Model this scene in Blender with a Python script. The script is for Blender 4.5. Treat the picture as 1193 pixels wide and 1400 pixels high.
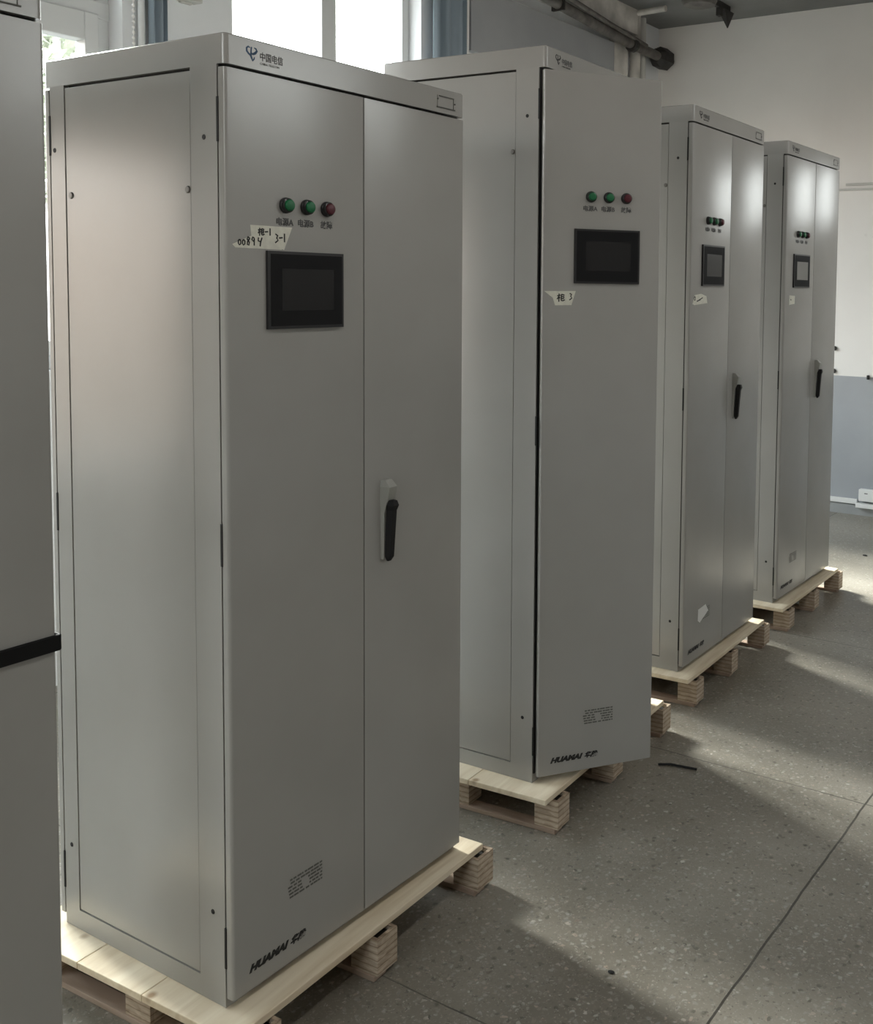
import bpy, bmesh, math, random
from mathutils import Vector, Matrix
random.seed(7)
for o in list(bpy.data.objects): bpy.data.objects.remove(o, do_unlink=True)
SC = bpy.context.scene
COL = SC.collection
R = math.radians

# ------------------------------------------------------------------ camera
CX, CY, CZ = 1.716, -1.3838, 1.515
YAW, PITCH, ROLL, FPX = 2.1007, -0.0659, 0.0153, 1420.36
cd = bpy.data.cameras.new('camera'); cam = bpy.data.objects.new('camera', cd); COL.objects.link(cam)
fw = Vector((math.cos(PITCH)*math.cos(YAW), math.cos(PITCH)*math.sin(YAW), math.sin(PITCH)))
rt = Vector((math.sin(YAW), -math.cos(YAW), 0)); up = rt.cross(fw)
r2 = rt*math.cos(ROLL)+up*math.sin(ROLL); u2 = -rt*math.sin(ROLL)+up*math.cos(ROLL)
m = Matrix((r2, u2, -fw)).transposed().to_4x4(); m.translation = Vector((CX, CY, CZ)); cam.matrix_world = m
cd.sensor_fit = 'HORIZONTAL'; cd.sensor_width = 36; cd.lens = FPX*36/1193
cd.shift_x = -250.92/1193; cd.shift_y = -214.31/1193
cd.clip_start = 0.02; cd.clip_end = 200
SC.camera = cam

# ------------------------------------------------------------------ light
SC.view_settings.view_transform = 'Standard'; SC.view_settings.look = 'None'
SC.view_settings.gamma = 1; SC.view_settings.use_curve_mapping = False
SC.view_settings.exposure = 0.10
SKY = 12.5
w = bpy.data.worlds.new('overcast'); SC.world = w; w.use_nodes = True
wn = w.node_tree.nodes; wl = w.node_tree.links
bg = wn['Background']; tcw = wn.new('ShaderNodeTexCoord'); sx = wn.new('ShaderNodeSeparateXYZ'); rp = wn.new('ShaderNodeValToRGB')
wl.new(tcw.outputs['Generated'], sx.inputs[0]); wl.new(sx.outputs['Z'], rp.inputs[0]); hs = wn.new('ShaderNodeHueSaturation'); sy = wn.new('ShaderNodeMath'); sy.operation = 'LESS_THAN'; sy.inputs[1].default_value = .3
wl.new(sx.outputs['Y'], sy.inputs[0]); wl.new(sy.outputs[0], hs.inputs['Saturation']); wl.new(rp.outputs[0], hs.inputs['Color']); wl.new(hs.outputs[0], bg.inputs[0])
_e = rp.color_ramp.elements
for _k in range(3): _e.new(.5)
wm = wn.new('ShaderNodeMath'); wm.operation = 'MULTIPLY_ADD'; wm.inputs[1].default_value = .5; wm.inputs[2].default_value = .5
wl.new(sx.outputs['Z'], wm.inputs[0]); wl.new(wm.outputs[0], rp.inputs[0])
for _k, (_p, _c) in enumerate(((.40, (.08, .08, .07)), (.455, (.26, .21, .18)), (.535, (.50, .395, .335)), (.575, (.95, .96, .97)), (1, (.80, .90, 1)))):
    _e[_k].position = _p; _e[_k].color = (*_c, 1)
bg.inputs[1].default_value = SKY
sl = bpy.data.lights.new('hazy_sun', 'SUN'); sl.energy = 26; sl.angle = R(18); sl.color = (1, .98, .94)
so = bpy.data.objects.new('hazy_sun', sl); COL.objects.link(so); so.location = (-8, 4, 6)
so.rotation_euler = Vector((.97, -.265, -math.tan(R(31)))).to_track_quat('-Z', 'Y').to_euler()
SC.cycles.max_bounces = 10; SC.cycles.diffuse_bounces = 6; SC.cycles.sample_clamp_indirect = 4
SC.cycles.caustics_reflective = False; SC.cycles.caustics_refractive = False

FLOOR = -0.12; CEIL = 3.55; XL = -2.28; XR = 4.6; YB = 5.97; YF = -5.2; WT = 0.22
# window openings: (y0, y1, z0, z1) in the left wall; first and last unseen, added for light
WIN_L = [(-2.45, -.80, .70, 2.10), (-.50, 1.335, 1.15, 3.25), (1.885, 3.17, .75, 3.30), (3.58, 5.36, .75, 2.85)]
WIN_B = [(0.50, 1.30, 1.97, 2.45)]  # unseen back window, added for the highlight on the far doors
WIN_F = [(-1.2, 1.4, 1.6, 3.4)]  # unseen window behind the camera, added to light the cabinet sides
WIN_R = [(2.6, 5.0, 2.75, 3.35)]  # unseen right window, added to fill the cabinet fronts
def portal(name, loc, rot, sx_, sy_):
    l = bpy.data.lights.new(name, 'AREA'); l.shape = 'RECTANGLE'; l.size = sx_; l.size_y = sy_; l.cycles.is_portal = True
    o = bpy.data.objects.new(name, l); COL.objects.link(o); o.location = loc; o.rotation_euler = rot
for (y0, y1, z0, z1) in WIN_L:
    portal('window_portal', (XL-WT-.01, (y0+y1)/2, (z0+z1)/2), (0, R(-90), 0), z1-z0, y1-y0)
for (y0, y1, z0, z1) in WIN_R:
    portal('window_portal', (XR+WT+.01, (y0+y1)/2, (z0+z1)/2), (0, R(90), 0), z1-z0, y1-y0)
for (x0, x1, z0, z1) in WIN_F:
    portal('window_portal', ((x0+x1)/2, YF-WT-.01, (z0+z1)/2), (R(90), 0, 0), x1-x0, z1-z0)
for (x0, x1, z0, z1) in WIN_B:
    portal('window_portal', ((x0+x1)/2, YB+WT+.01, (z0+z1)/2), (R(-90), 0, 0), x1-x0, z1-z0)

# ------------------------------------------------------------------ materials
def mat(name, col, rough=.5, metal=0, spec=.5):
    m = bpy.data.materials.new(name); m.use_nodes = True; b = m.node_tree.nodes['Principled BSDF']
    b.inputs['Base Color'].default_value = (*col, 1); b.inputs['Roughness'].default_value = rough
    b.inputs['Metallic'].default_value = metal; b.inputs['Specular IOR Level'].default_value = spec
    return m
def N(m, t, **k):
    n = m.node_tree.nodes.new(t)
    for a, v in k.items():
        if a.startswith('_'): n.inputs[a[1:].replace('_', ' ')].default_value = v
        else: setattr(n, a, v)
    return n
def ramp(m, pts):
    r = N(m, 'ShaderNodeValToRGB'); e = r.color_ramp.elements
    while len(e) < len(pts): e.new(.5)
    for i, (p, c) in enumerate(pts): e[i].position = p; e[i].color = (*c, 1) if len(c) == 3 else c
    return r
def bump(m, src, st, dist=.002):
    b = N(m, 'ShaderNodeBump'); b.inputs['Strength'].default_value = st; b.inputs['Distance'].default_value = dist
    m.node_tree.links.new(src, b.inputs['Height']); m.node_tree.links.new(b.outputs[0], m.node_tree.nodes['Principled BSDF'].inputs['Normal'])
def noisy(name, c0, c1, scale, rough, bst=.0, detail=6, spec=.5, stretch=None, lo=.35, hi=.65):
    m = mat(name, c0, rough, 0, spec); L = m.node_tree.links
    t = N(m, 'ShaderNodeTexCoord'); n = N(m, 'ShaderNodeTexNoise'); n.inputs['Scale'].default_value = scale; n.inputs['Detail'].default_value = detail
    src = t.outputs['Object']
    if stretch:
        mp = N(m, 'ShaderNodeMapping'); mp.inputs['Scale'].default_value = stretch; L.new(src, mp.inputs[0]); src = mp.outputs[0]
    L.new(src, n.inputs['Vector']); r = ramp(m, [(lo, c0), (hi, c1)]); L.new(n.outputs['Fac'], r.inputs[0])
    L.new(r.outputs[0], m.node_tree.nodes['Principled BSDF'].inputs['Base Color'])
    if bst: bump(m, n.outputs['Fac'], bst)
    return m
M = {}
M['paint'] = noisy('powder_coat', (.312, .304, .288), (.336, .329, .313), 3, .23, spec=.7)
bump(M['paint'], M['paint'].node_tree.nodes['Noise Texture'].outputs['Fac'], .25, .004)
# fine orange peel of the powder coat on top of slow waviness
def peel(m):
    L = m.node_tree.links; b = [n for n in m.node_tree.nodes if n.type == 'BUMP'][0]
    n2 = N(m, 'ShaderNodeTexNoise'); n2.inputs['Scale'].default_value = 700; n2.inputs['Detail'].default_value = 1
    b2 = N(m, 'ShaderNodeBump'); b2.inputs['Strength'].default_value = .12; b2.inputs['Distance'].default_value = .0006
    tc = [n for n in m.node_tree.nodes if n.type == 'TEX_COORD'][0]
    L.new(tc.outputs['Object'], n2.inputs['Vector']); L.new(n2.outputs['Fac'], b2.inputs['Height']); L.new(b.outputs[0], b2.inputs['Normal'])
    L.new(b2.outputs[0], m.node_tree.nodes['Principled BSDF'].inputs['Normal'])
peel(M['paint'])
M['housing'] = mat('light_grey_metal', (.28, .28, .255), .4)
M['black'] = mat('black_rubber', (.008, .008, .008), .6, 0, .3)
M['inside'] = mat('inner_steel', (.30, .30, .29), .5, .3)
M['blackplastic'] = mat('black_plastic', (.012, .012, .013), .35)
M['screen'] = mat('dark_glass', (.010, .010, .011), .25, 0, .35)
M['palescreen'] = mat('pale_screen', (.20, .20, .19), .22)  # paler than the other screens
M['bezel'] = mat('bezel_dark', (.012, .012, .013), .65, 0, .12)
M['green'] = mat('green_lens', (.003, .12, .04), .42)
M['red'] = mat('red_lens', (.075, .006, .013), .42)
M['screwm'] = mat('screw_metal', (.16, .15, .14), .4, .3)
M['ink'] = mat('black_ink', (.01, .01, .01), .6)
M['greyink'] = mat('grey_ink', (.06, .06, .06), .6)
M['faintink'] = mat('faint_ink', (.085, .085, .075), .6)
M['blueink'] = mat('blue_ink', (.012, .05, .11), .5)
M['tape'] = noisy('masking_tape', (.60, .59, .51), (.70, .69, .60), 60, .55)
M['labelpaper'] = mat('label_paper', (.72, .72, .70), .4)
M['strap'] = mat('black_strap', (.006, .006, .006), .7, 0, .2)
M['whiteplastic'] = mat('white_plastic', (.75, .75, .74), .4)
M['whitemetal'] = mat('white_frame', (.62, .64, .65), .45)
M['conduit'] = mat('grey_conduit', (.50, .50, .48), .5)
M['darkpipe'] = noisy('rusty_dark_pipe', (.055, .05, .045), (.12, .11, .10), 14, .6, .3)
M['darkiron'] = noisy('blackened_iron', (.012, .012, .011), (.03, .028, .026), 20, .7, .3)
M['curtain'] = noisy('blue_grey_cloth', (.19, .24, .285), (.27, .32, .37), 8, .85, stretch=(1, 1, .1))
M['wall'] = noisy('white_plaster', (.72, .705, .685), (.78, .765, .745), 1.6, .8, .12, detail=8)
M['wallgrey'] = noisy('grey_plaster', (.70, .725, .75), (.77, .795, .82), 1.4, .75, .1)
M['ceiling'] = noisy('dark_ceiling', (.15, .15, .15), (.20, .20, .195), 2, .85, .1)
M['beam'] = noisy('patched_concrete', (.34, .33, .31), (.62, .60, .57), 5, .85, .4, detail=9)
M['glass'] = bpy.data.materials.new('window_glass'); M['glass'].use_nodes = True
_n = M['glass'].node_tree; _n.nodes.clear(); _o = _n.nodes.new('ShaderNodeOutputMaterial'); _t = _n.nodes.new('ShaderNodeBsdfTransparent'); _g = _n.nodes.new('ShaderNodeBsdfGlossy'); _x = _n.nodes.new('ShaderNodeMixShader')
_t.inputs[0].default_value = (.93, .95, .94, 1); _g.inputs['Roughness'].default_value = .03; _x.inputs[0].default_value = .06
_n.links.new(_t.outputs[0], _x.inputs[1]); _n.links.new(_g.outputs[0], _x.inputs[2]); _n.links.new(_x.outputs[0], _o.inputs[0])

def dado_wall():
    m = mat('two_tone_wall', (.6, .6, .6), .7); L = m.node_tree.links; b = m.node_tree.nodes['Principled BSDF']
    t = N(m, 'ShaderNodeTexCoord'); n = N(m, 'ShaderNodeTexNoise'); n.inputs['Scale'].default_value = 1.3; n.inputs['Detail'].default_value = 8
    L.new(t.outputs['Object'], n.inputs['Vector'])
    up_ = ramp(m, [(.35, (.74, .725, .705)), (.65, (.80, .785, .765))]); lo_ = ramp(m, [(.35, (.30, .315, .335)), (.65, (.37, .385, .405))])
    L.new(n.outputs['Fac'], up_.inputs[0]); L.new(n.outputs['Fac'], lo_.inputs[0])
    s = N(m, 'ShaderNodeSeparateXYZ'); L.new(t.outputs['Object'], s.inputs[0])
    g = N(m, 'ShaderNodeMath', operation='GREATER_THAN'); g.inputs[1].default_value = .89; L.new(s.outputs['Z'], g.inputs[0])
    mx = N(m, 'ShaderNodeMixRGB'); L.new(g.outputs[0], mx.inputs[0]); L.new(lo_.outputs[0], mx.inputs[1]); L.new(up_.outputs[0], mx.inputs[2])
    # scuffs
    n2 = N(m, 'ShaderNodeTexNoise'); n2.inputs['Scale'].default_value = 5; n2.inputs['Detail'].default_value = 5; L.new(t.outputs['Object'], n2.inputs['Vector'])
    r2_ = ramp(m, [(.70, (1, 1, 1)), (.76, (.78, .78, .78))]); L.new(n2.outputs['Fac'], r2_.inputs[0])
    mu = N(m, 'ShaderNodeMixRGB', blend_type='MULTIPLY'); mu.inputs[0].default_value = 1; L.new(mx.outputs[0], mu.inputs[1]); L.new(r2_.outputs[0], mu.inputs[2])
    L.new(mu.outputs[0], b.inputs['Base Color']); bump(m, n.outputs['Fac'], .12)
    return m
M['dado'] = dado_wall()

def floor_mat():
    m = mat('ground_terrazzo', (.2, .2, .18), .4); L = m.node_tree.links; b = m.node_tree.nodes['Principled BSDF']
    t = N(m, 'ShaderNodeTexCoord'); O = t.outputs['Object']
    dn = N(m, 'ShaderNodeTexNoise'); dn.inputs['Scale'].default_value = 60; dn.inputs['Detail'].default_value = 3; L.new(O, dn.inputs['Vector'])
    dv = N(m, 'ShaderNodeVectorMath', operation='MULTIPLY_ADD'); L.new(dn.outputs['Color'], dv.inputs[0]); dv.inputs[1].default_value = (.022, .022, 0); L.new(O, dv.inputs[2])
    OD = dv.outputs[0]
    big = N(m, 'ShaderNodeTexNoise'); big.inputs['Scale'].default_value = 2.2; big.inputs['Detail'].default_value = 9; L.new(O, big.inputs['Vector'])
    base = ramp(m, [(.30, (.155, .140, .112)), (.70, (.27, .25, .212))]); L.new(big.outputs['Fac'], base.inputs[0])
    # aggregate chips: two sizes of cells with random brightness
    cur = base.outputs[0]
    for sc, lo, hi, f in ((75, .48, .80, .85), (190, .45, .75, .6)):
        v = N(m, 'ShaderNodeTexVoronoi'); v.inputs['Scale'].default_value = sc; v.inputs['Randomness'].default_value = 1; L.new(OD, v.inputs['Vector'])
        sc_ = N(m, 'ShaderNodeSeparateColor'); L.new(v.outputs['Color'], sc_.inputs[0])
        pick = ramp(m, [(lo, (0, 0, 0)), (hi, (.5, .5, .5)), (.97, (1, 1, 1))]); L.new(sc_.outputs[0], pick.inputs[0])
        cell = ramp(m, [(.30, (1, 1, 1)), (.5, (0, 0, 0))]); L.new(v.outputs['Distance'], cell.inputs[0])
        mul = N(m, 'ShaderNodeMath', operation='MULTIPLY'); L.new(pick.outputs[0], mul.inputs[0]); L.new(cell.outputs[0], mul.inputs[1])
        mf = N(m, 'ShaderNodeMath', operation='MULTIPLY'); L.new(mul.outputs[0], mf.inputs[0]); mf.inputs[1].default_value = f
        chip = ramp(m, [(.0, (.40, .385, .34)), (.55, (.33, .32, .30)), (.85, (.42, .33, .27)), (1, (.55, .54, .50))]); L.new(sc_.outputs[1], chip.inputs[0])
        mx = N(m, 'ShaderNodeMixRGB'); L.new(mf.outputs[0], mx.inputs[0]); L.new(cur, mx.inputs[1]); L.new(chip.outputs[0], mx.inputs[2]); cur = mx.outputs[0]
        # dark stones
        dk = ramp(m, [(.0, (1, 1, 1)), (.10, (0, 0, 0))]); L.new(sc_.outputs[2], dk.inputs[0])
        md = N(m, 'ShaderNodeMath', operation='MULTIPLY'); L.new(dk.outputs[0], md.inputs[0]); L.new(cell.outputs[0], md.inputs[1])
        mh = N(m, 'ShaderNodeMath', operation='MULTIPLY'); L.new(md.outputs[0], mh.inputs[0]); mh.inputs[1].default_value = .7
        mx2 = N(m, 'ShaderNodeMixRGB'); L.new(mh.outputs[0], mx2.inputs[0]); L.new(cur, mx2.inputs[1]); mx2.inputs[2].default_value = (.06, .055, .045, 1); cur = mx2.outputs[0]
    # sparse bigger blots
    v = N(m, 'ShaderNodeTexVoronoi'); v.inputs['Scale'].default_value = 14; L.new(O, v.inputs['Vector'])
    r_ = ramp(m, [(.05, (.45, .45, .42)), (.13, (1, 1, 1))]); L.new(v.outputs['Distance'], r_.inputs[0])
    mu = N(m, 'ShaderNodeMixRGB', blend_type='MULTIPLY'); mu.inputs[0].default_value = .8; L.new(cur, mu.inputs[1]); L.new(r_.outputs[0], mu.inputs[2]); cur = mu.outputs[0]
    # slab joints, slightly wandering
    s = N(m, 'ShaderNodeSeparateXYZ'); L.new(O, s.inputs[0])
    wn_ = N(m, 'ShaderNodeTexNoise'); wn_.inputs['Scale'].default_value = 6; wn_.inputs['Detail'].default_value = 4; L.new(O, wn_.inputs['Vector'])
    wo = N(m, 'ShaderNodeMath', operation='MULTIPLY_ADD'); L.new(wn_.outputs['Fac'], wo.inputs[0]); wo.inputs[1].default_value = .012; wo.inputs[2].default_value = -.006
    fac = None
    for ax, off, per in (('X', .786, 1.50), ('Y', .375, 1.42)):
        a = N(m, 'ShaderNodeMath', operation='ADD'); L.new(s.outputs[ax], a.inputs[0]); L.new(wo.outputs[0], a.inputs[1])
        a2 = N(m, 'ShaderNodeMath', operation='SUBTRACT'); L.new(a.outputs[0], a2.inputs[0]); a2.inputs[1].default_value = off
        pp_ = N(m, 'ShaderNodeMath', operation='PINGPONG'); L.new(a2.outputs[0], pp_.inputs[0]); pp_.inputs[1].default_value = per/2
        l_ = N(m, 'ShaderNodeMath', operation='LESS_THAN'); L.new(pp_.outputs[0], l_.inputs[0]); l_.inputs[1].default_value = .0032 if ax == 'X' else .0022
        if fac is None: fac = l_.outputs[0]
        else:
            mm = N(m, 'ShaderNodeMath', operation='MAXIMUM'); L.new(fac, mm.inputs[0]); L.new(l_.outputs[0], mm.inputs[1]); fac = mm.outputs[0]
    brk = ramp(m, [(.36, (.35, .35, .35)), (.5, (.9, .9, .9))]); L.new(big.outputs['Fac'], brk.inputs[0])
    fm = N(m, 'ShaderNodeMath', operation='MULTIPLY'); L.new(fac, fm.inputs[0]); L.new(brk.outputs[0], fm.inputs[1])
    mj = N(m, 'ShaderNodeMixRGB'); L.new(fm.outputs[0], mj.inputs[0]); L.new(cur, mj.inputs[1]); mj.inputs[2].default_value = (.035, .032, .026, 1); cur = mj.outputs[0]
    L.new(cur, b.inputs['Base Color'])
    rr = ramp(m, [(.3, (.30, .30, .30)), (.7, (.46, .46, .46))]); L.new(big.outputs['Fac'], rr.inputs[0]); L.new(rr.outputs[0], b.inputs['Roughness'])
    fn = N(m, 'ShaderNodeTexNoise'); fn.inputs['Scale'].default_value = 130; fn.inputs['Detail'].default_value = 5; L.new(O, fn.inputs['Vector'])
    bump(m, fn.outputs['Fac'], .35, .002)
    return m
M['floor'] = floor_mat()

def wood(name, c0, c1, stretch, layers=False):
    m = mat(name, c0, .65, 0, .3); L = m.node_tree.links; b = m.node_tree.nodes['Principled BSDF']
    t = N(m, 'ShaderNodeTexCoord'); mp = N(m, 'ShaderNodeMapping'); mp.inputs['Scale'].default_value = stretch; L.new(t.outputs['Object'], mp.inputs[0])
    n = N(m, 'ShaderNodeTexNoise'); n.inputs['Scale'].default_value = 1; n.inputs['Detail'].default_value = 7; n.inputs['Distortion'].default_value = .6; L.new(mp.outputs[0], n.inputs['Vector'])
    r = ramp(m, [(.30, c0), (.68, c1)]); L.new(n.outputs['Fac'], r.inputs[0]); cur = r.outputs[0]
    if layers:
        s = N(m, 'ShaderNodeSeparateXYZ'); L.new(t.outputs['Object'], s.inputs[0])
        a = N(m, 'ShaderNodeMath', operation='MULTIPLY_ADD'); L.new(n.outputs['Fac'], a.inputs[0]); a.inputs[1].default_value = .006; L.new(s.outputs['Z'], a.inputs[2])
        k = N(m, 'ShaderNodeMath', operation='MULTIPLY'); L.new(a.outputs[0], k.inputs[0]); k.inputs[1].default_value = 62
        f = N(m, 'ShaderNodeMath', operation='FRACT'); L.new(k.outputs[0], f.inputs[0])
        rr = ramp(m, [(.0, (.30, .24, .20)), (.12, (.8, .74, .70)), (.5, (1, 1, 1)), (.9, (.86, .82, .78)), (1, (.35, .3, .26))]); L.new(f.outputs[0], rr.inputs[0])
        mu = N(m, 'ShaderNodeMixRGB', blend_type='MULTIPLY'); mu.inputs[0].default_value = .85; L.new(cur, mu.inputs[1]); L.new(rr.outputs[0], mu.inputs[2]); cur = mu.outputs[0]
    else:  # knots
        v = N(m, 'ShaderNodeTexVoronoi'); v.inputs['Scale'].default_value = 7; L.new(t.outputs['Object'], v.inputs['Vector'])
        rr = ramp(m, [(.04, (.33, .22, .13)), (.11, (1, 1, 1))]); L.new(v.outputs['Distance'], rr.inputs[0])
        mu = N(m, 'ShaderNodeMixRGB', blend_type='MULTIPLY'); mu.inputs[0].default_value = .8; L.new(cur, mu.inputs[1]); L.new(rr.outputs[0], mu.inputs[2]); cur = mu.outputs[0]
    L.new(cur, b.inputs['Base Color']); bump(m, n.outputs['Fac'], .3, .002)
    return m
M['deck'] = wood('pine_board', (.60, .49, .34), (.80, .71, .55), (26, 3, 26))
M['block'] = wood('plywood_edge', (.40, .32, .24), (.62, .53, .42), (30, 30, 90), True)
M['skid'] = wood('reddish_board', (.30, .22, .17), (.45, .35, .28), (5, 30, 30))
M['hollow'] = mat('hollow_shade', (.02, .016, .012), .9)

# ------------------------------------------------------------------ geometry helpers
class MB:
    def __init__(s): s.bm = bmesh.new()
    def box(s, x0, x1, y0, y1, z0, z1):
        v = [s.bm.verts.new(p) for p in ((x0,y0,z0),(x1,y0,z0),(x1,y1,z0),(x0,y1,z0),(x0,y0,z1),(x1,y0,z1),(x1,y1,z1),(x0,y1,z1))]
        for f in ((3,2,1,0),(4,5,6,7),(0,1,5,4),(1,2,6,5),(2,3,7,6),(3,0,4,7)): s.bm.faces.new([v[i] for i in f])
        return s
    def loft(s, loops, cap=True):
        vs = [[s.bm.verts.new(p) for p in l] for l in loops]; n = len(vs[0])
        for a, b in zip(vs, vs[1:]):
            for i in range(n): s.bm.faces.new((a[i], a[(i+1) % n], b[(i+1) % n], b[i]))
        if cap: s.bm.faces.new(vs[0][::-1]); s.bm.faces.new(vs[-1])
        return s
    def rprism(s, x0, x1, y0, y1, z0, z1, rads, top=0, bot=0, seg=5):
        """rounded rectangle in plan; rads for corners (x0y0, x1y0, x1y1, x0y1)"""
        def loop(z, ins):
            out = []
            for (cx, cy, a0, r, sx_, sy_) in ((x0, y0, 180, rads[0], 1, 1), (x1, y0, 270, rads[1], -1, 1), (x1, y1, 0, rads[2], -1, -1), (x0, y1, 90, rads[3], 1, -1)):
                px, py = cx+sx_*r, cy+sy_*r; n = seg if r > 0 else 0
                rr = r-ins if r > ins else 0
                if r <= ins: px, py = cx+sx_*ins, cy+sy_*ins
                for k in range(seg+1):
                    a = R(a0+90*k/seg)
                    out.append((px+rr*math.cos(a)+(0 if rr else sx_*0), py+rr*math.sin(a), z)) if (rr or k == 0) else None
            return out
        loops = []
        if bot: loops.append(loop(z0, bot))
        loops.append(loop(z0+bot, 0)); loops.append(loop(z1-top, 0))
        if top: loops.append(loop(z1, top))
        if len({len(l) for l in loops}) > 1: loops = [loop(z0, 0), loop(z1, 0)]
        return s.loft(loops)
    def cyl(s, p, d, r0, r1=None, h=.01, n=24):
        r1 = r0 if r1 is None else r1; d = Vector(d).normalized(); q = d.to_track_quat('Z', 'Y').to_matrix(); p = Vector(p)
        return s.loft([[p+q@Vector((r*math.cos(2*math.pi*i/n), r*math.sin(2*math.pi*i/n), z)) for i in range(n)] for r, z in ((r0, 0), (r1, h))])
    def lathe(s, p, d, prof, n=28):
        d = Vector(d).normalized(); q = d.to_track_quat('Z', 'Y').to_matrix(); p = Vector(p)
        return s.loft([[p+q@Vector((r*math.cos(2*math.pi*i/n), r*math.sin(2*math.pi*i/n), z)) for i in range(n)] for r, z in prof])
    def tube(s, pts, r, n=10):
        pts = [Vector(p) for p in pts]; loops = []; rs = r if isinstance(r, (list, tuple)) else [r]*len(pts)
        for i, p in enumerate(pts):
            d = (pts[min(i+1, len(pts)-1)]-pts[max(i-1, 0)]).normalized(); q = d.to_track_quat('Z', 'Y').to_matrix()
            loops.append([p+q@Vector((rs[i]*math.cos(2*math.pi*k/n), rs[i]*math.sin(2*math.pi*k/n), 0)) for k in range(n)])
        return s.loft(loops)
    def poly_x(s, pts, x0, x1):
        """polygon in (y,z) extruded from x0 to x1"""
        return s.loft([[(x0, y, z) for y, z in pts], [(x1, y, z) for y, z in pts]])
    def stroke(s, pts, w, x0, x1, closed=False):
        """flat brush stroke in the yz plane"""
        P = [Vector((y, z)) for y, z in pts]; ws = w if isinstance(w, (list, tuple)) else [w]*len(P)
        L_, R_ = [], []
        for i, p in enumerate(P):
            d = (P[min(i+1, len(P)-1)]-P[max(i-1, 0)]); d = d.normalized() if d.length else Vector((1, 0)); n = Vector((-d.y, d.x))*ws[i]/2
            L_.append(p+n); R_.append(p-n)
        for i in range(len(P)-1):
            q = [L_[i], R_[i], R_[i+1], L_[i+1]]; s.poly_x([(a.x, a.y) for a in q], x0, x1)
        return s
    def xf(s, mtx):
        bmesh.ops.transform(s.bm, matrix=mtx, verts=s.bm.verts); return s
    def build(s, name, m, parent=None, smooth=False, bevel=0, mtx=None):
        if mtx is not None: s.xf(mtx)
        bmesh.ops.recalc_face_normals(s.bm, faces=s.bm.faces)
        me = bpy.data.meshes.new(name); s.bm.to_mesh(me); s.bm.free(); me.materials.append(m)
        o = bpy.data.objects.new(name, me); COL.objects.link(o)
        if parent: o.parent = parent
        if smooth:
            for p in me.polygons: p.use_smooth = True
            me.set_sharp_from_angle(angle=R(35))
        if bevel:
            b = o.modifiers.new('bevel', 'BEVEL'); b.width = bevel; b.segments = 2; b.limit_method = 'ANGLE'; b.angle_limit = R(40)
        return o
def tag(o, label=None, cat=None, group=None, kind=None):
    if label: o['label'] = label
    if cat: o['category'] = cat
    if group: o['group'] = group
    if kind: o['kind'] = kind
    return o
def empty(name, loc, rz=0):
    o = bpy.data.objects.new(name, None); COL.objects.link(o); o.location = loc; o.rotation_euler = (0, 0, rz); o.empty_display_size = .1; return o
def text(body, size, at, name, m, parent, shear=0, bold=0, mtx=None, sx=1.0, sp=1.0, thick=.0002, x=0.0004, rot=0):
    """writing on the x = const plane, reading along +y"""
    c = bpy.data.curves.new('t', 'FONT'); c.body = body; c.size = size; c.shear = shear; c.offset = bold; c.space_character = sp; c.resolution_u = 3; c.extrude = thick
    to = bpy.data.objects.new('t', c); COL.objects.link(to); bpy.context.view_layer.update()
    me = bpy.data.meshes.new_from_object(to.evaluated_get(bpy.context.evaluated_depsgraph_get()))
    bpy.data.objects.remove(to, do_unlink=True)
    T = Matrix.Translation((x, at[0], at[1])) @ Matrix.Rotation(rot, 4, 'X') @ Matrix(((0,0,1,0),(1,0,0,0),(0,1,0,0),(0,0,0,1))) @ Matrix.Diagonal((sx, 1, 1, 1))
    me.transform(mtx @ T if mtx is not None else T); me.materials.clear(); me.materials.append(m); me.name = name
    o = bpy.data.objects.new(name, me); COL.objects.link(o); o.parent = parent; return o

# ------------------------------------------------------------------ the room
def struct(name, mb, m): return tag(mb.build(name, m), kind='structure')
struct('floor', MB().box(XL-WT, XR+WT, YF-WT, YB+WT, FLOOR-.1, FLOOR), M['floor'])
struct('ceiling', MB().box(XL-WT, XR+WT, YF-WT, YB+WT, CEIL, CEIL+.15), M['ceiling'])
def holed(axis, c0, c1, a0, a1, z0, z1, holes):
    mb = MB(); A = sorted({a0, a1, *[v for h in holes for v in h[:2]]}); Z = sorted({z0, z1, *[v for h in holes for v in h[2:]]})
    for i in range(len(A)-1):
        for j in range(len(Z)-1):
            am, zm = (A[i]+A[i+1])/2, (Z[j]+Z[j+1])/2
            if any(h[0] < am < h[1] and h[2] < zm < h[3] for h in holes): continue
            if axis == 'x': mb.box(c0, c1, A[i], A[i+1], Z[j], Z[j+1])
            else: mb.box(A[i], A[i+1], c0, c1, Z[j], Z[j+1])
    bmesh.ops.remove_doubles(mb.bm, verts=mb.bm.verts, dist=1e-5)
    # drop the inner faces shared by neighbouring cells
    seen = {}
    for f in mb.bm.faces: seen.setdefault(tuple(sorted(v.index for v in f.verts)), []).append(f)
    mb.bm.verts.index_update(); seen = {}
    for f in mb.bm.faces: seen.setdefault(tuple(sorted(v.index for v in f.verts)), []).append(f)
    bmesh.ops.delete(mb.bm, geom=[f for l in seen.values() if len(l) > 1 for f in l], context='FACES')
    return mb
struct('wall_left', holed('x', XL-WT, XL, YF, YB, FLOOR, CEIL, WIN_L), M['wallgrey'])
struct('wall_back', holed('y', YB, YB+WT, XL-WT, XR+WT, FLOOR, CEIL, WIN_B), M['dado'])
struct('wall_right', holed('x', XR, XR+WT, YF, YB, FLOOR, CEIL, WIN_R), M['dado'])
struct('wall_front', holed('y', YF-WT, YF, XL-WT, XR+WT, FLOOR, CEIL, WIN_F), M['dado'])
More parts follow.
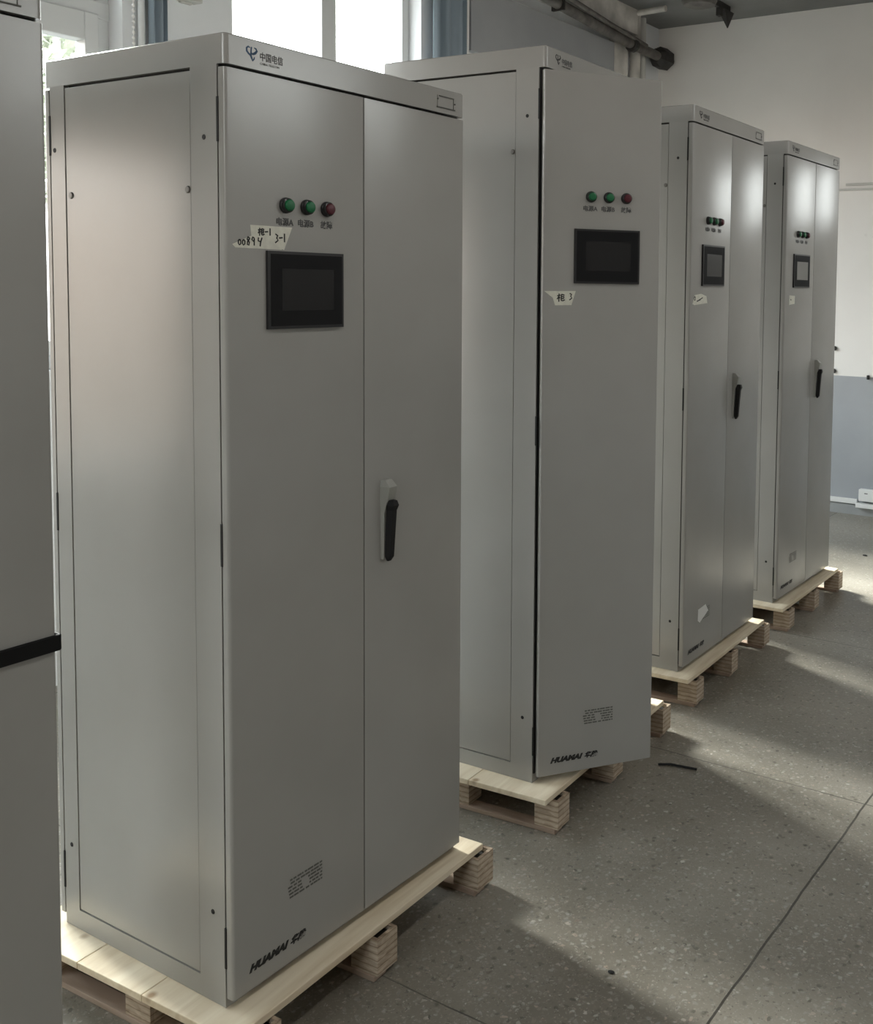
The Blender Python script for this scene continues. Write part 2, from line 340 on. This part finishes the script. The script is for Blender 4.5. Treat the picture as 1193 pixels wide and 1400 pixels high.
struct('trim_1', MB().box(XL-.001, XL+.045, 3.56, 5.21, 2.90, 3.285), noisy('blue_grey_pier_paint', (.30, .31, .325), (.34, .35, .365), 2, .7))
struct('trim_2', MB().box(XL-.001, XL+.13, 3.30, 5.40, 3.37, CEIL), M['beam'])
struct('trim_3', MB().box(XL-.001, XL+.05, 5.21, 5.40, FLOOR, 3.37), M['beam'])
struct('baseboard_back', MB().box(XL, XR, YB-.012, YB, FLOOR, FLOOR+.072), noisy('scuffed_grey_skirting', (.30, .31, .31), (.38, .39, .39), 3, .7))

# windows: frames, mullions and panes as one structure with children
def window_x(name, y0, y1, z0, z1, mulls, transom, casements, X0=None):
    XL = globals()['XL'] if X0 is None else X0
    f = MB(); xa, xb = XL-.16, XL-.09; t = .055
    f.box(xa, xb, y0, y0+t, z0, z1).box(xa, xb, y1-t, y1, z0, z1).box(xa, xb, y0+t, y1-t, z0, z0+t).box(xa, xb, y0+t, y1-t, z1-t, z1)
    if transom: f.box(xa-.005, xb+.005, y0, y1, transom-.035, transom+.035)
    for a in mulls: f.box(xa-.005, xb+.005, a-.05, a+.05, z0, z1)
    o = tag(f.build(name, M['whitemetal'], bevel=.004), kind='structure')
    for (a, b, c, d) in casements:
        s = MB(); k = .06; xa2, xb2 = XL-.145, XL-.075
        s.box(xa2, xb2, a, a+k, c, d).box(xa2, xb2, b-k, b, c, d).box(xa2, xb2, a+k, b-k, c, c+k).box(xa2, xb2, a+k, b-k, d-k*1.9, d)
        s.build('window_sash', M['whitemetal'], o, bevel=.004)
    g = MB().box(XL-.125, XL-.119, y0+.03, y1-.03, z0+.03, z1-.03); g.build('window_pane', M['glass'], o)
    return o
window_x('unseen_window_1', *WIN_L[0], [-1.6], None, [])  # out of view, added for the glow on the side panels
window_x('window_2', *WIN_L[1], [.42], 2.62, [(.50, 1.28, 1.205, 2.60), (.75, 1.28, 2.66, 3.19)])
window_x('window_3', *WIN_L[2], [2.56], None, [])
window_x('unseen_window_6', *WIN_L[3], [4.4], None, [])  # out of view, added to light the back wall and far floor
window_x('unseen_window_5', *WIN_R[0], [3.8], None, [], XR+.25)
def window_y(name, x0, x1, z0, z1, YB=YB):
    f = MB(); ya, yb = YB+.08, YB+.14; t = .05
    f.box(x0, x0+t, ya, yb, z0, z1).box(x1-t, x1, ya, yb, z0, z1).box(x0+t, x1-t, ya, yb, z0, z0+t).box(x0+t, x1-t, ya, yb, z1-t, z1).box((x0+x1)/2-.03, (x0+x1)/2+.03, ya+.005, yb-.005, z0+t, z1-t)
    o = tag(f.build(name, M['whitemetal'], bevel=.004), kind='structure')
    MB().box(x0+.03, x1-.03, YB+.105, YB+.111, z0+.03, z1-.03).build('window_pane', M['glass'], o)
window_y('unseen_window_4', *WIN_B[0])
window_y('unseen_window_7', *WIN_F[0], YB=YF-WT)

# ------------------------------------------------------------------ cabinets
SP, W = .379, .7364
def cabinet(loc, rz, H, D, hh, dz, opened=0, label='', group='grey electrical cabinets on pallets', tape=None, screen='screen', scuff=False, namefield=True):
    root = tag(empty('electrical_cabinet', loc, rz), label, 'electrical cabinet', group)
    t = .0235; zb = .0225; P = M['paint']
    # frame: corner posts, rails, header and floor plate, with the top cover moulded in
    f = MB()
    rc = .011
    f.rprism(-D, 0, 0, W, H-hh, H, (rc, rc, rc, rc), top=.003)
    pf, pr, th = .080, .052, .028   # front and rear post width, sheet depth
    zt, zl = H-.043, .046
    for ya, yb in ((0, th), (W-th, W)):
        f.box(-t-pf, -t, ya, yb, 0, H-hh); f.box(-D+t, -D+t+pr, ya, yb, 0, H-hh)
        f.box(-D+t+pr, -t-pf, ya, yb, 0, zl)
    for xa, xb in ((-t-.03, -t), (-D+t, -D+t+.03)):
        f.box(xa, xb, th, W-th, 0, .03)
    f.box(-D+t+.03, -t-.03, th, W-th, 0, .012)
    # side openings reach into the header: groove line is the gap round the panel, blackened from behind
    f.build('frame', P, root, smooth=True)
    for side in (0, 1):
        a, b = (.0012, .010) if side == 0 else (W-.010, W-.0012)
        s = MB().box(-D+t+pr+.0022, -t-pf-.0022, a, b, zl+.0028, H-hh-.006)
        s.build('side_panel', P, root, bevel=.0012)
        a, b = (.012, .014) if side == 0 else (W-.014, W-.012)
        MB().box(-D+t+pr-.01, -t-pf+.01, a, b, zl-.01, H-hh).build('panel_gap_shade', M['black'], root)  # black sheet that paints shade into the groove round the panel
    if opened: MB().box(-D+.12, -D+.125, .05, W-.05, .08, H-.12).build('mounting_plate', M['inside'], root)
    # screws on the posts and the panel
    for x, z in ((-.063, H-.2), (-D+.038, H-.2), (-.061, .197), (-D+.050, .197)):
        MB().cyl((x, .0004, z), (0, -1, 0), .0056, .0050, .0012, 16).build('screw', M['black'], root)
        if x > -.1: MB().cyl((x, W-.0004, z), (0, 1, 0), .0050, .0045, .0012, 16).build('screw', M['black'], root)
    for x in (-t-pf-.011, -D+t+pr+.020):
        q = MB().lathe((x, .0012, H-.302), (0, -1, 0), [(.0075, 0), (.0075, .0015), (.006, .003), (.003, .0032)], 18); q.build('panel_screw', M['screwm'], root, smooth=True)
    # black sheets behind the doors put the gap shade into colour
    MB().box(-t, -t+.0035, .004, W-.004, zb+.006, H-hh).build('door_gap_shade', M['black'], root)
    MB().box(-D+t-.0035, -D+t, .004, W-.004, zb+.006, H-hh).build('door_gap_shade', M['black'], root)
    # doors
    zt_d = H-hh-.0065
    DM = Matrix.Identity(4)
    if opened:
        DM = Matrix.Translation((-.004, .004, 0)) @ Matrix.Rotation(-opened, 4, 'Z') @ Matrix.Translation((.004, -.004, 0))
    MB().rprism(-t+.0045, 0, 0, SP-.0014, zb, zt_d, (0, .007, .0015, 0)).build('door', P, root, smooth=True, mtx=DM if opened else None)
    MB().rprism(-t+.0045, 0, SP+.0014, W, zb, zt_d, (0, .0015, .007, 0)).build('door', P, root, smooth=True)
    if opened:  # folded rim on the back of the open door
        q = MB().box(-.034, -.018, .02, .026, .05, H-.12).box(-.034, -.018, SP-.03, SP-.024, .05, H-.12); q.build('door_rim', P, root, mtx=DM)
    MB().rprism(-D, -D+t-.0045, 0, W, zb, zt_d, (.007, 0, 0, .007)).build('rear_door', P, root, smooth=True)
    hz = (H-.167, .48*H+.02 if H > 2.1 else .98, .130)
    for z in hz:
        MB().box(-t-.001, -t+.0052, -.0016, .01, z-.044, z+.044).build('hinge', M['black'], root, bevel=.0008)
        MB().box(-D+t-.0052, -D+t+.001, -.0016, .01, z-.044, z+.044).build('hinge', M['black'], root, bevel=.0008)
    # indicator lights
    zi = 1.674+dz
    for y, c in ((.150, 'green'), (.207, 'green'), (.264, 'red')):
        b = MB().lathe((0, y, zi), (1, 0, 0), [(.0165, 0), (.0165, .004), (.0150, .006), (.0150, .011), (.0125, .0125), (.0125, .010)]).build('indicator_light', M['blackplastic'], root, smooth=True, mtx=DM)
        MB().lathe((0, y, zi), (1, 0, 0), [(.0123, .008), (.0120, .0155), (.0100, .0180), (.004, .0195)]).build('lens', M[c], b, smooth=True, mtx=DM)['label'] = ('green' if c == 'green' else 'dark red')+' round lens'
    for y, s in ((.124, '电源A'), (.182, '电源B'), (.247, '故障')):
        text(s, .0175, (y, zi-.041), 'lettering', M['greyink'], root, bold=.0004, mtx=DM)
    # touch screen
    zs = 1.497+dz
    tp = MB().rprism(-.001, .0075, .098, .309, zs-.081, zs+.081, (0, .0015, .0015, 0), top=.0015, bot=.0015).build('touch_panel', M['blackplastic'], root, mtx=DM)
    MB().box(.0074, .0079, .104, .303, zs-.075, zs+.075).build('bezel', M['bezel'], tp, mtx=DM)
    s = MB().box(.0078, .0083, .133, .278, zs-.043, zs+.045).build('screen', M[screen], tp, mtx=DM)
    if screen == 'palescreen': s['label'] = 'pale grey screen'
    # handle on the right door
    zh = 1.0+dz
    hs = MB(); sec = lambda x0, x1, y0, y1, z: [(x0, y0, z), (x1, y0+.004, z), (x1, y1-.004, z), (x0, y1, z)]
    hs.loft([sec(0, .006, .433, .463, zh-.142), sec(0, .009, .431, .464, zh-.03), sec(0, .021, .430, .465, zh+.005), sec(0, .027, .430, .465, zh+.034), sec(0, .012, .432, .463, zh+.050)])
    h = hs.build('door_handle', M['housing'], root, bevel=.0012)
    lv = MB(); sec = lambda x0, x1, y0, y1, z: [(x0, y0, z), (x1, y0+.003, z), (x1, y1-.003, z), (x0, y1, z)]
    lv.loft([sec(.012, .016, .441, .455, zh-.146), sec(.008, .024, .438, .457, zh-.134), sec(.012, .029, .437, .458, zh-.06), sec(.014, .032, .437, .458, zh-.022), sec(.012, .037, .435, .460, zh-.010), sec(.014, .034, .438, .457, zh+.002)])
    lv.build('lever', M['black'], h, bevel=.0015)['label'] = 'black lever'
    # header logo and name plate slot
    zc = H-.030
    e = MB(); k = .00035; s_ = .0135
    E_ = lambda a: [(.066+y*s_, zc+z*s_) for y, z in a]
    e.stroke(E_([(-.30, .80), (-.62, .95), (-.92, .70), (-.90, .25), (-.60, -.05), (-.22, -.25), (0, -.65), (.18, -1.05)]), [.002, .0035, .004, .0045, .004, .0045, .0045, .002], .0001, k)
    e.stroke(E_([(-.02, .98), (-.10, .55), (-.12, .1), (-.16, -.35)]), [.003, .003, .0035, .0045], .0001, k+.0001)
    e.stroke(E_([(-.20, .02), (.25, -.02), (.66, .20), (.95, .55), (.78, .85), (.48, .93)]), [.003, .0045, .0055, .0045, .003, .0015], .0001, k+.0002)
    e.stroke(E_([(.10, -1.02), (.42, -.72), (.50, -.42)]), [.003, .0025, .0015], .0001, k+.0003)
    e.build('emblem', M['blueink'] if H < 2.1 else M['ink'], root)
    text('中国电信', .0185, (.0855, zc-.008), 'lettering', M['greyink'], root, bold=.0002, sx=.82)
    text('CHINA TELECOM', .0062, (.0865, zc-.0175), 'lettering', M['faintink'], root, sx=1.02)
    n = MB(); a, b, c, d = .632, .694, H-.046, H-.018
    n.box(.0001, .0022, a+.006, b, d-.0022, d).box(.0001, .0022, a-.002, b+.005, c-.002, c+.0005).box(.0001, .0012, b-.0012, b, c, d).box(.0001, .0008, a, a+.001, c, d)
    n.cyl((.0003, a+.001, (c+d)/2+.005), (1, 0, 0), .002, .002, .002, 10).cyl((.0003, b+.004, (c+d)/2), (1, 0, 0), .002, .002, .002, 10)
    n.build('name_plate_slot', M['faintink'], root)
    # maker's lettering and specification print on the left door
    text('HUAMAI', .0215, (.041, .060), 'lettering', M['ink'], root, shear=.35, bold=.0014, sx=1.22, mtx=DM)
    text('华脉', .0190, (.1515, .0605), 'lettering', M['ink'], root, shear=.35, bold=.0009, sx=1.10, mtx=DM)
    sp = MB(); rr = random.Random(3)
    for i in range(6):
        z = .205-i*.0078; y = .152+.0015*i-(.009 if i > 1 else 0)
        while y < .243:
            l = rr.uniform(.004, .016); l = min(l, .245-y); 
            if not (i in (2, 3, 4) and .186 < y < .196): sp.box(.0001, .0003, y, y+l, z, z+.0042)
            y += l+rr.uniform(.0012, .004)
    sp.build('specification_print', M['faintink'], root, mtx=DM)
    # handwritten masking tape
    if tape:
        tb = MB(); [tb.poly_x(p, .0001, x1) for p, x1 in tape['shape']]
        o = tb.build('masking_tape', M['tape'], root, mtx=DM); o['label'] = 'cream masking tape with handwriting'
        hb = MB(); [hb.stroke(p, tape.get('w', .0022), .0004, .00075+.00002*i) for i, p in enumerate(tape['ink'])]
        hb.build('handwriting', M['ink'], o, mtx=DM)
    if scuff:
        MB().poly_x([(.131, .172), (.150, .160), (.232, .190), (.205, .222), (.133, .218)], .0001, .0005).build('paper_sticker', M['labelpaper'], root)['label'] = 'torn white paper sticker'
    return root
# handwriting helpers: strokes in a 1-wide, 1-high cell
def glyph(ch, y, z, s, sx=1.0):
    G = {'0': [[(.5, 1), (.15, .8), (.1, .3), (.4, 0), (.8, .2), (.85, .7), (.5, 1)]],
         '1': [[(.5, 1), (.5, 0)]], '-': [[(.05, .45), (.95, .55)]],
         '3': [[(.15, 1), (.7, .85), (.45, .55), (.8, .3), (.1, 0)]],
         '8': [[(.85, .85), (.4, 1), (.15, .75), (.75, .35), (.6, .02), (.2, .1), (.25, .4), (.75, .75), (.85, .85)]],
         '9': [[(.8, .9), (.35, 1), (.15, .7), (.5, .5), (.8, .85), (.75, .0)]],
         '4': [[(.15, 1), (.1, .55), (.5, .45)], [(.9, 1), (.6, .35), (.5, -.2)]],
         'k': [[(.0, .72), (.52, .82)], [(.30, 1.05), (.27, -.12)], [(.26, .60), (.0, .25)], [(.28, .55), (.48, .42)],
               [(.66, .95), (.62, .10)], [(.66, .93), (1.12, .84)], [(.66, .58), (1.02, .66), (1.0, .36)], [(.64, .34), (1.0, .36)], [(.62, .08), (.9, .04), (1.16, .18)]]}
    return [[(y+a*s*sx, z+b*s) for a, b in st] for st in G[ch]]
tA = {'shape': [([(.059, 1.6285), (.168, 1.629), (.146, 1.581), (.062, 1.600)], .0003), ([(.062, 1.607), (.080, 1.614), (.147, 1.600), (.139, 1.581), (.022, 1.5815), (.014, 1.588)], .0005)],
      'ink': glyph('k', .078, 1.609, .014) + glyph('-', .095, 1.612, .009) + glyph('1', .105, 1.609, .015, .5) + glyph('3', .121, 1.595, .018, .6) + glyph('-', .132, 1.601, .010) + glyph('1', .142, 1.597, .018, .5)
             + glyph('0', .028, 1.587, .011, .75) + glyph('0', .038, 1.587, .011, .75) + glyph('8', .049, 1.587, .017, .55) + glyph('9', .061, 1.587, .017, .55) + glyph('4', .077, 1.589, .015, .8), 'w': .0028}
tB = {'shape': [([(.006, 1.499), (.105, 1.500), (.092, 1.458), (.040, 1.457), (.033, 1.479)], .0003)],
      'ink': glyph('k', .046, 1.470, .021) + glyph('3', .084, 1.473, .020, .55), 'w': .0034}
tC = {'shape': [([(.022, 1.452), (.040, 1.448), (.160, 1.455), (.150, 1.483), (.100, 1.492), (.040, 1.487)], .0003)],
      'ink': glyph('0', .034, 1.466, .015, 1.0) + [[(.062, 1.462), (.115, 1.477)], [(.06, 1.463), (.095, 1.469)]], 'w': .004}
tD = {'shape': [([(.060, 1.440), (.130, 1.445), (.132, 1.483), (.062, 1.486)], .0003)], 'ink': [[(.075, 1.466), (.085, 1.464)]], 'w': .007}
G = 'grey electrical cabinets on wooden pallets'
cabinet((0, 0, 0), 0, 2.0, .606, .0598, 0, label='tall light grey electrical cabinet in the foreground, taped 3-1 and 00894', group=G, tape=tA)
cabinet((-.0305, 1.1460, 0), .030, 2.2123, .6172, .0625, .107, opened=R(38.3), label='tall grey electrical cabinet with its left door standing open, second from the front', group=G, tape=tB)
cabinet((-.0782, 2.2054, 0), .0217, 2.2123, .6456, .0625, .107, label='grey electrical cabinet with a torn white sticker low on its closed door', group=G, tape=tC, scuff=True)
cabinet((-.1055, 3.2565, 0), -.0059, 2.2123, .6456, .0625, .107, label='farthest grey electrical cabinet, with a pale grey screen, nearest the back wall', group=G, tape=tD, screen='palescreen')
cabinet((.004, -.3610-W, 0), 0, 2.0, .606, .0598, 0, label='grey electrical cabinet cut off by the left edge, banded with a black strap', group=G)
# strap round the cabinet at the left edge
sb = MB(); y0, y1 = -.3610-W, -.3610
for z0, z1 in ((.877, .905),):
    xa, xb, tk = -.606+.004, .004, .007
    sb.box(xb+.0003, xb+tk, y0-tk, y1+tk-.003, z0, z1); sb.box(xa-tk, xa-.0003, y0-tk, y1+tk, z0, z1)
    sb.box(xa-tk, xb+tk, y0-tk, y0-.003, z0, z1); sb.box(xa-tk, xb+tk-.003, y1+.003, y1+tk, z0, z1)
tag(sb.build('strap', M['strap'], bevel=.002), 'black strap wrapped around the cabinet at the left edge', 'strap')

# ------------------------------------------------------------------ pallets
def pallet(loc, rz, label, dk=.72, L_=.850):
    root = tag(empty('wooden_pallet', (loc[0], loc[1], 0), rz), label, 'pallet', 'wooden pallets under the cabinets')
    top = -.0008; th = .017
    xs = [0, -.275, -.49, -dk]
    for a, b in zip(xs, xs[1:]):
        MB().box(b+.0012, a, 0, L_, top-th, top).build('deck_board', M['deck'], root, bevel=.002)
    for x in (-.352, -.700):  # boards added to stop light passing under the deck
        MB().box(x-.016, x, .045, .865, FLOOR+.0145, top-th-.0006).build('light_stop_board', M['skid'], root, bevel=.001)
    for i, y in enumerate((.040, .405, .800)):
        MB().box(-dk+.01, .012, y-.004, y+.040, FLOOR+.0005, FLOOR+.014).build('skid', M['skid'], root, bevel=.0015)
        for j, x in enumerate((.020, -.300, -.640)):
            xa, xb, ya, yb, za, zb = x-.082, x, y, y+.070, FLOOR+.014, top-th-.0006; k = .010
            q = MB().box(xa, xb, ya, ya+k, za, zb).box(xa, xb, yb-k, yb, za, zb).box(xa, xa+k, ya+k, yb-k, za, zb).box(xb-k, xb, ya+k, yb-k, za, zb)
            o = q.build('block', M['block'], root, bevel=.001)
            MB().box(xa+k, xb-k, ya+k, yb-k, za, zb-.012).build('block_hollow_shade', M['hollow'], o)  # near-black fill, the dark of the hollow put into its colour
    return root
pallet((.064, -.055), .038, 'wooden pallet under the foreground cabinet marked 3-1')
def at_cab(c, r, x, y): return (c[0]+x*math.cos(r)-y*math.sin(r), c[1]+x*math.sin(r)+y*math.cos(r))
pallet(at_cab((-.0252, 1.1384), -.0218, .069, -.059), -.0218+.088, 'wooden pallet set askew under the cabinet with the open door')
pallet(at_cab((-.0782, 2.2054), .0217, .050, -.056), .0217+.021, 'wooden pallet under the cabinet with the torn sticker, third from the front')
pallet(at_cab((-.1055, 3.2565), -.0059, .056, -.062), -.0059+.022, 'wooden pallet under the farthest cabinet near the back wall')
pallet((.064, -1.145), .01, 'wooden pallet under the cabinet cut off by the left edge')

# ------------------------------------------------------------------ services on the walls
# dark pipe along the left wall into the back wall
pr = tag(empty('dark_pipe', (-2.12, 4.6, 3.33)), 'dark rusty pipe running along the left wall into the corner', 'pipe')
def rel(mb, root): return Matrix.Translation(-root.location)
p = MB().tube([(-2.12, 3.30, 3.40), (-2.14, 4.3, 3.345), (-2.15, 5.2, 3.29), (-2.165, 5.95, 3.28)], .036, 16); p.build('pipe_run', M['darkpipe'], pr, smooth=True, mtx=rel(p, pr))
p = MB().tube([(-2.08, 4.2, 3.40), (-2.11, 5.0, 3.34), (-2.13, 5.5, 3.31)], .016, 10); p.build('thin_pipe', M['darkpipe'], pr, smooth=True, mtx=rel(p, pr))
p = MB().lathe((-2.15, 5.30, 3.285), (-.03, 1, -.03), [(.045, 0), (.052, .01), (.052, .05), (.045, .06)], 12); p.build('coupling', M['darkiron'], pr, mtx=rel(p, pr))
p = MB().lathe((-2.175, 5.72, 3.285), (0, 1, 0), [(.050, 0), (.080, .05), (.086, .165), (.05, .17)], 7); p.build('flange', M['darkiron'], pr, mtx=rel(p, pr))
p = MB().box(-2.19, -2.095, 4.33, 4.35, 3.30, 3.385); p.build('clamp', M['darkiron'], pr, mtx=rel(p, pr))
# upright pipes in the corner
def upright(y, r, x, m, label, z0=.4, z1=CEIL, cat='pipe', name='wall_pipe'):
    root = tag(empty(name, (x, y, z0)), label, cat)
    a = MB().cyl((0, 0, 0), (0, 0, 1), r, r, z1-z0, 18).build('pipe_run', m, root, smooth=True)
    for z in (.6, z1-z0-.25): MB().cyl((0, 0, z), (0, 0, 1), r+.006, r+.006, .025, 18).build('clamp', m, root)
    return root
upright(5.50, .040, -2.225, M['beam'], 'thick pale upright pipe near the corner behind the dark pipe', FLOOR)
upright(5.62, .030, -2.235, M['conduit'], 'thinner pale upright pipe closest to the back corner', FLOOR)
upright(1.405, .014, -2.255, M['whitemetal'], 'slim white upright conduit beside the gathered curtain on the left', FLOOR)
upright(3.525, .014, -2.24, M['whiteplastic'], 'thin bright white upright conduit right of the blue-grey curtain', FLOOR)
# bead chain
c = MB()
for i in range(95):
    z = 3.15-i*.022; c.lathe((-2.245, 1.362, z-.007), (0, 0, 1), [(.002, 0), (.0065, .004), (.0065, .010), (.002, .014)], 8)
c.tube([(-2.245, 1.362, 1.05), (-2.245, 1.362, 3.2)], .0018, 6)
tag(c.build('bead_chain', M['whiteplastic'], smooth=True), 'white bead chain hanging beside the upper left window', 'chain')
# curtains gathered flat against the piers
def curtain(y0, y1, x, z0, z1, amp, folds, label):
    n = folds*10; mb = MB(); A = []; 
    pts = []
    for i in range(n+1):
        u = i/n; pts.append((x+amp*math.sin(u*folds*2*math.pi)*(.7+.3*math.sin(u*9)), y0+(y1-y0)*u))
    back = [(a-.004, b) for a, b in pts][::-1]
    loops = []
    for k in range(7):
        z = z0+(z1-z0)*k/6; s = 1+.04*math.sin(k*1.7)
        loops.append([(x+(a-x)*s, b, z) for a, b in pts+back])
    mb.loft(loops)
    return tag(mb.build('curtain', M['curtain'], smooth=True), label, 'curtain')
curtain(1.425, 1.515, -2.235, .5, 3.40, .022, 2, 'narrow gathered blue-grey curtain at the upper left beside the bead chain')
curtain(3.20, 3.495, -2.215, .5, 3.45, .026, 3, 'blue-grey curtain beside the bright window behind the open cabinet')
# small bracket at the very top of the left pier
tag(MB().box(XL+.001, XL+.06, 1.58, 1.68, 2.722, 2.75).box(XL+.001, XL+.02, 1.60, 1.66, 2.715, 2.81).build('wall_bracket', M['conduit'], bevel=.003), 'small grey bracket on the pale pier above the foreground cabinet', 'bracket')
# ceiling fittings
tube = bpy.data.materials.new('lamp_diffuser'); tube.use_nodes = True; _b = tube.node_tree.nodes['Principled BSDF']
_b.inputs['Emission Color'].default_value = (1, .97, .92, 1); _b.inputs['Emission Strength'].default_value = 22
for k, (x, y, l) in enumerate(((1.75, -2.2, 'unseen ceiling lamp added behind the camera above the aisle'), (1.75, .3, 'unseen ceiling lamp added above the aisle beside the foreground cabinet'), (1.75, 2.8, 'unseen ceiling lamp added above the aisle beside the farther cabinets'))):
    lp = tag(empty('unseen_ceiling_lamp', (x, y, CEIL)), l, 'ceiling lamp', 'unseen lamps added above the aisle')  # lamps out of view, added to supply overhead light
    MB().box(-.08, .08, -.62, .62, -.05, -.0005).build('housing', M['whitemetal'], lp, bevel=.004)
    MB().rprism(-.065, .065, -.60, .60, -.085, -.05, (.02,)*4).build('diffuser', tube, lp)
lt = tag(empty('ceiling_fan', (-1.32, 4.74, CEIL)), 'dark ceiling fan hub at the top edge, only its underside showing', 'ceiling fan')
MB().cyl((0, 0, -.14), (0, 0, 1), .018, .018, .14, 12).build('rod', M['darkiron'], lt, smooth=True)
MB().lathe((0, 0, -.235), (0, 0, 1), [(.04, 0), (.10, .012), (.115, .04), (.10, .09), (.05, .10)], 28).build('hub', M['darkpipe'], lt, smooth=True)
tag(MB().tube([(-2.10, 5.32, 3.505), (-1.86, 5.29, 3.503)], .022, 12).build('ceiling_conduit', M['beam'], smooth=True), 'short pale conduit stub under the ceiling beside the corner', 'conduit')
br = MB().box(-1.535, -1.505, 4.7, 5.62, CEIL-.045, CEIL-.0005).box(-1.535, -1.505, 5.44, 5.49, CEIL-.10, CEIL-.04)
br.loft([[(-1.55, 5.50, CEIL-.04), (-1.495, 5.50, CEIL-.04), (-1.495, 5.66, CEIL-.04), (-1.55, 5.66, CEIL-.04)], [(-1.53, 5.62, CEIL-.15), (-1.525, 5.62, CEIL-.15), (-1.525, 5.625, CEIL-.15), (-1.53, 5.625, CEIL-.15)]])
tag(br.build('ceiling_bracket', M['darkiron']), 'dark pointed bracket hanging under the ceiling', 'bracket')
# trunking and boxes on the back wall
t1 = MB().box(-1.6, -.565, YB-.022, YB-.0005, -.040, -.004)
tag(t1.build('cable_trunking', M['whiteplastic'], bevel=.002), 'white cable trunking along the foot of the back wall', 'trunking')
sbx = tag(empty('socket_box', (-.49, YB-.02, .0)), 'white socket box low on the back wall at the right edge', 'socket')
MB().box(-.055, .06, -.030, .0195, -.008, .078).build('box', M['whiteplastic'], sbx, bevel=.004)
MB().box(-.075, .10, -.035, .0195, -.058, -.026).build('lower_cover', M['whiteplastic'], sbx, bevel=.003)
MB().box(-.012, .012, -.0312, -.0300, .048, .054).build('slot', M['greyink'], sbx)
tag(MB().box(-.72, .35, YB-.012, YB-.0005, 2.266, 2.284).build('wall_rail', M['conduit'], bevel=.002), 'thin pale upper rail on the back wall right of the cabinets', 'rail', 'rails on the back wall')
tag(MB().box(-.80, .35, YB-.016, YB-.0005, 2.232, 2.246).build('wall_rail', M['conduit'], bevel=.002), 'thin pale lower rail on the back wall right of the cabinets', 'rail', 'rails on the back wall')
for z, l in ((1.089, 'small black wall bolt, the higher one, above the grey dado'), (.923, 'small black wall bolt just above the grey dado line')):
    tag(MB().lathe((-.768, YB-.0005, z), (0, -1, 0), [(.010, 0), (.010, .006), (.017, .008), (.017, .013), (.007, .015)], 14).build('wall_bolt', M['darkiron'], smooth=True), l, 'bolt', 'bolts in the back wall')
tag(MB().box(-.518, -.505, YB-.03, YB-.0005, .875, .905).build('wall_clip', M['darkiron'], bevel=.002), 'small dark clip on the dado line at the right edge', 'clip')
# cable scrap and grit on the floor
tag(MB().tube([(.100, 1.675, FLOOR+.006), (.135, 1.700, FLOOR+.005), (.175, 1.706, FLOOR+.005), (.228, 1.712, FLOOR+.006)], .0042, 8).build('cable_scrap', M['black'], smooth=True), 'short black cable scrap on the floor beside the open-door cabinet', 'cable')
for (x, y, l, s) in ((.515, .669, 'tiny black chip on the floor in the foreground', .007), (-.158, 4.842, 'tiny dark chip on the floor near the back wall', .012)):
    g = bmesh.new(); bmesh.ops.create_icosphere(g, subdivisions=2, radius=s)
    for v in g.verts: v.co = Vector((v.co.x*1.3, v.co.y*random.uniform(.7, 1), v.co.z*.35))
    q = MB(); q.bm.free(); q.bm = g; o = q.build('floor_chip', M['black']); o.location = (x, y, FLOOR+s*.33); tag(o, l, 'debris', 'chips on the floor')

# tree outside the left windows
tr = tag(empty('tree', (-9.5, 4.4, -.5)), 'pale leafy tree outside seen through the upper left window pane', 'tree')
MB().tube([(0, 0, -.8), (.1, .05, 1.2), (.05, .2, 3.2)], [.16, .13, .08], 10).build('trunk', mat('bark', (.10, .085, .07), .9), tr, smooth=True)
rg = random.Random(5); lf = MB()
for i in range(5200):
    a = rg.uniform(0, 6.283); h = rg.uniform(-1, 1); rr_ = rg.uniform(.35, 1)**.5; q = math.sqrt(1-h*h)
    c_ = Vector((math.cos(a)*q*1.3*rr_, math.sin(a)*q*1.55*rr_, 4.3+h*1.9*rr_))
    n_ = Vector((rg.gauss(0, 1), rg.gauss(0, 1), rg.gauss(0, 1))).normalized(); t_ = n_.orthogonal().normalized(); b_ = n_.cross(t_); l_ = rg.uniform(.07, .13)
    vs = [lf.bm.verts.new(c_+t_*l_*x+b_*l_*.45*y+n_*z) for x, y, z in ((-1, 0, 0), (0, -1, .02), (1, 0, 0), (0, 1, .02))]
    lf.bm.faces.new(vs)
lf.build('foliage', noisy('leaves', (.34, .37, .30), (.60, .62, .54), 4, .6), tr)
